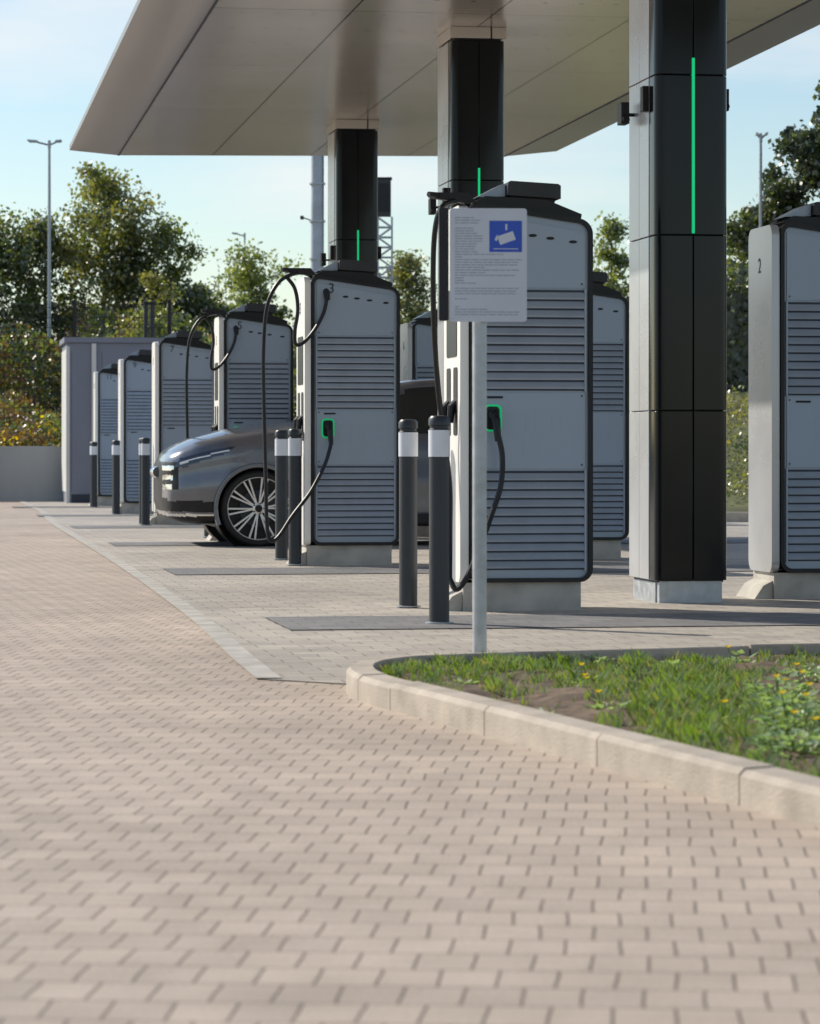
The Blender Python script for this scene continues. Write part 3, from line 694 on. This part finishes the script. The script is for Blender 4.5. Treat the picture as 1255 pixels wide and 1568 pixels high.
        b.add([tuple(v) for v in vs],fs,m)
    for k in range(10):
        a=2*math.pi*k/10+.1
        spoke(a-.05,-.045,.007,.008,'rim'); spoke(a+.05,.045,.007,.008,'rim')
    b.lathe([(.001,.0),(.032,.002),(.036,.012)],'plast',24,'y'); b.lathe([(.036,.012),(.055,.016),(.06,.03)],'rim',24,'y')
    for k in range(5):
        a=2*math.pi*k/5; b.lathe([(.001,.012),(.009,.014),(.009,.03)],'gap',8,'y',(.048*math.cos(a),.0,.048*math.sin(a)))
    wm=b.mesh('wheel',recalc=False,smooth=35)
    for i,(wx,sy) in enumerate(((.88,-1),(3.755,-1),(.88,1),(3.755,1))):
        mkobj('wheel_%d'%(i+1),wm,(wx,sy*.925,.36),0 if sy<0 else math.pi,root)
    b=MB(); b.tube([(.88,-.8,.36),(.88,.8,.36)],.05,'gap',8); b.tube([(3.755,-.8,.36),(3.755,.8,.36)],.05,'gap',8); b.box(.5,4.3,-.6,.6,.18,.24,'plast'); mkobj('chassis',b.mesh('chassis'),parent=root)
car()

# ------------------------------------------------------------------ planter plants
def blades(name,P,h,w,rg,mats,mi):
    n=len(P); a=rg.uniform(0,2*math.pi,n); d=np.stack([np.cos(a),np.sin(a),0*a],1); q=np.stack([-np.sin(a),np.cos(a),0*a],1)
    H=h[:,None]; lean=rg.uniform(.1,.8,(n,1)); z=np.array([0,0,1.])
    m=P+d*H*lean*.3+z*H*.6; t=P+d*H*lean+z*H
    V=np.stack([P-q*w,P+q*w,m+q*w*.7,t],1).reshape(-1,3); return quads(name,V,mi,mats)
rg=np.random.default_rng(11); n=130000
x=rg.uniform(-.2,3.1,n); y=rg.uniform(6.2,13,n); dens=vnoise(x*2.0+5,y*.8,1.8,31)*.45+vnoise(x*2.2+5,y*1.0,6,32)*.55
ok=inside(x,y)&(dens>.48+rg.uniform(-.08,.16,n))&inside(x-.03,y); x=x[ok];y=y[ok]; dd=dens[ok]
P=np.stack([x,y,soilz(x,y)-.004],1); h=rg.uniform(.015,.06,len(x))*(.55+1.5*(dd-.35))
print('blades',len(x))
blades('grass',P,h,.0020,rg,[LM['gr'],LM['gy'],LM['lt']],rg.choice([0,0,0,0,0,1,2],len(x)))
def weed(X,Y,r,nl,fl,seed,hh=.2):
    rg=np.random.default_rng(seed); b=MB()
    for k in range(nl):
        a=rg.uniform(0,6.28); rr=r*math.sqrt(rg.random()); z=.03+rg.uniform(.01,hh)*(1-rr/r*.6); ln=rg.uniform(.022,.052); w=ln*.36; t=rg.uniform(-.3,.6)
        d=Vector((math.cos(a),math.sin(a),t)).normalized(); q=Vector((-math.sin(a),math.cos(a),rg.uniform(-.3,.3))); p=Vector((rr*math.cos(a),rr*math.sin(a),z))
        b.add([p,p+d*ln*.4+q*w,p+d*ln,p+d*ln*.4-q*w,p+d*ln*.45-Vector((0,0,.006))],[(0,4,1),(1,4,2),(2,4,3),(3,4,0)],LM['wd'])
        if k%4==0: b.tube([(rr*.3*math.cos(a),rr*.3*math.sin(a),.02),tuple(p)],.002,LM['gr'],4)
    for k in range(fl):
        a=rg.uniform(0,6.28); rr=r*rg.random(); z=hh*.6+rg.uniform(.02,.09); c=Vector((rr*math.cos(a),rr*math.sin(a),z)); b.tube([(c.x*.5,c.y*.5,.02),tuple(c)],.0022,LM['gr'],4)
        for j in range(7):
            t=j*6.28/7; e=Vector((math.cos(t),math.sin(t),.6)); f=Vector((-math.sin(t),math.cos(t),0)); b.add([c,c+e*.010+f*.006,c+e*.016,c+e*.010-f*.006],[(0,1,2,3)],LM['yf'])
    b.obj('weed_plant',(X,Y,.0),recalc=False)
for i,a in enumerate([(1.08,8.45,.11,150,2,.11),(1.16,9.0,.12,170,3,.15),(1.18,9.6,.12,140,2,.14),(1.26,10.3,.10,90,2,.12),(1.46,11.0,.10,80,2,.11),(1.42,8.8,.2,190,2,.2),(1.6,9.8,.2,150,3,.2),
    (.64,9.75,.06,50,2,.06),(.96,9.35,.08,60,1,.05),(.73,12.0,.06,50,0,.06),(1.0,11.8,.06,40,0,.05),(.62,10.8,.05,24,3,.06),(.70,10.4,.04,16,2,.06),(.40,9.6,.04,20,0,.03),(1.9,9.8,.2,150,3,.2),(2.2,8.8,.2,120,2,.2),(.18,10.9,.05,30,0,.03),(.25,11.4,.05,26,0,.03),(1.30,11.9,.06,30,1,.08),(.85,8.75,.06,40,1,.04)]): weed(*a[:5],40+i,a[5])

# ------------------------------------------------------------------ light, sky, camera
el=R(34); az=(-.80,.60); nrm=math.hypot(*az); sv=Vector((az[0]/nrm*math.cos(el),az[1]/nrm*math.cos(el),math.sin(el)))
sd=bpy.data.lights.new('sun','SUN'); sd.energy=5.0; sd.angle=R(.5); sd.color=(1,.915,.79)
so=bpy.data.objects.new('sun',sd); COL.objects.link(so); so.rotation_euler=(-sv).to_track_quat('-Z','Y').to_euler(); so.location=(-20,20,30)
wd=bpy.data.worlds.new('World'); scn.world=wd; wd.use_nodes=True; N=wd.node_tree.nodes; Lk=wd.node_tree.links
bg=N['Background']; sk=N.new('ShaderNodeTexSky'); sk.sky_type='NISHITA'; sk.sun_disc=False; sk.sun_elevation=el; sk.sun_rotation=math.atan2(sv.x,sv.y)
sk.air_density=1.1; sk.dust_density=.3; sk.ozone_density=2.5
tc=N.new('ShaderNodeTexCoord'); mp=N.new('ShaderNodeMapping'); mp.inputs['Scale'].default_value=(3,3,14); Lk.new(tc.outputs['Generated'],mp.inputs[0])
nz=N.new('ShaderNodeTexNoise'); nz.inputs['Scale'].default_value=2.2; nz.inputs['Detail'].default_value=7; Lk.new(mp.outputs[0],nz.inputs['Vector'])
mr=N.new('ShaderNodeMapRange'); mr.inputs[1].default_value=.46; mr.inputs[2].default_value=.74; mr.inputs[3].default_value=0; mr.inputs[4].default_value=.6; Lk.new(nz.outputs[0],mr.inputs[0])
mx=N.new('ShaderNodeMix'); mx.data_type='RGBA'; mx.inputs[7].default_value=(7.6,7.5,7.3,1); Lk.new(mr.outputs[0],mx.inputs[0]); Lk.new(sk.outputs[0],mx.inputs[6]); Lk.new(mx.outputs[2],bg.inputs[0])
bg.inputs[1].default_value=.128
cd=bpy.data.cameras.new('camera'); cam=bpy.data.objects.new('camera',cd); COL.objects.link(cam); scn.camera=cam
cam.location=(0,0,.88); cam.rotation_euler=(R(90),0,0)
cd.sensor_fit='HORIZONTAL'; cd.sensor_width=36; cd.lens=36*4600/1255; cd.shift_y=-89/1255; cd.clip_start=.1; cd.clip_end=4000
cd.dof.use_dof=True; cd.dof.focus_distance=19.5; cd.dof.aperture_fstop=8.5
scn.view_settings.view_transform='Standard'; scn.view_settings.look='None'; scn.view_settings.exposure=0
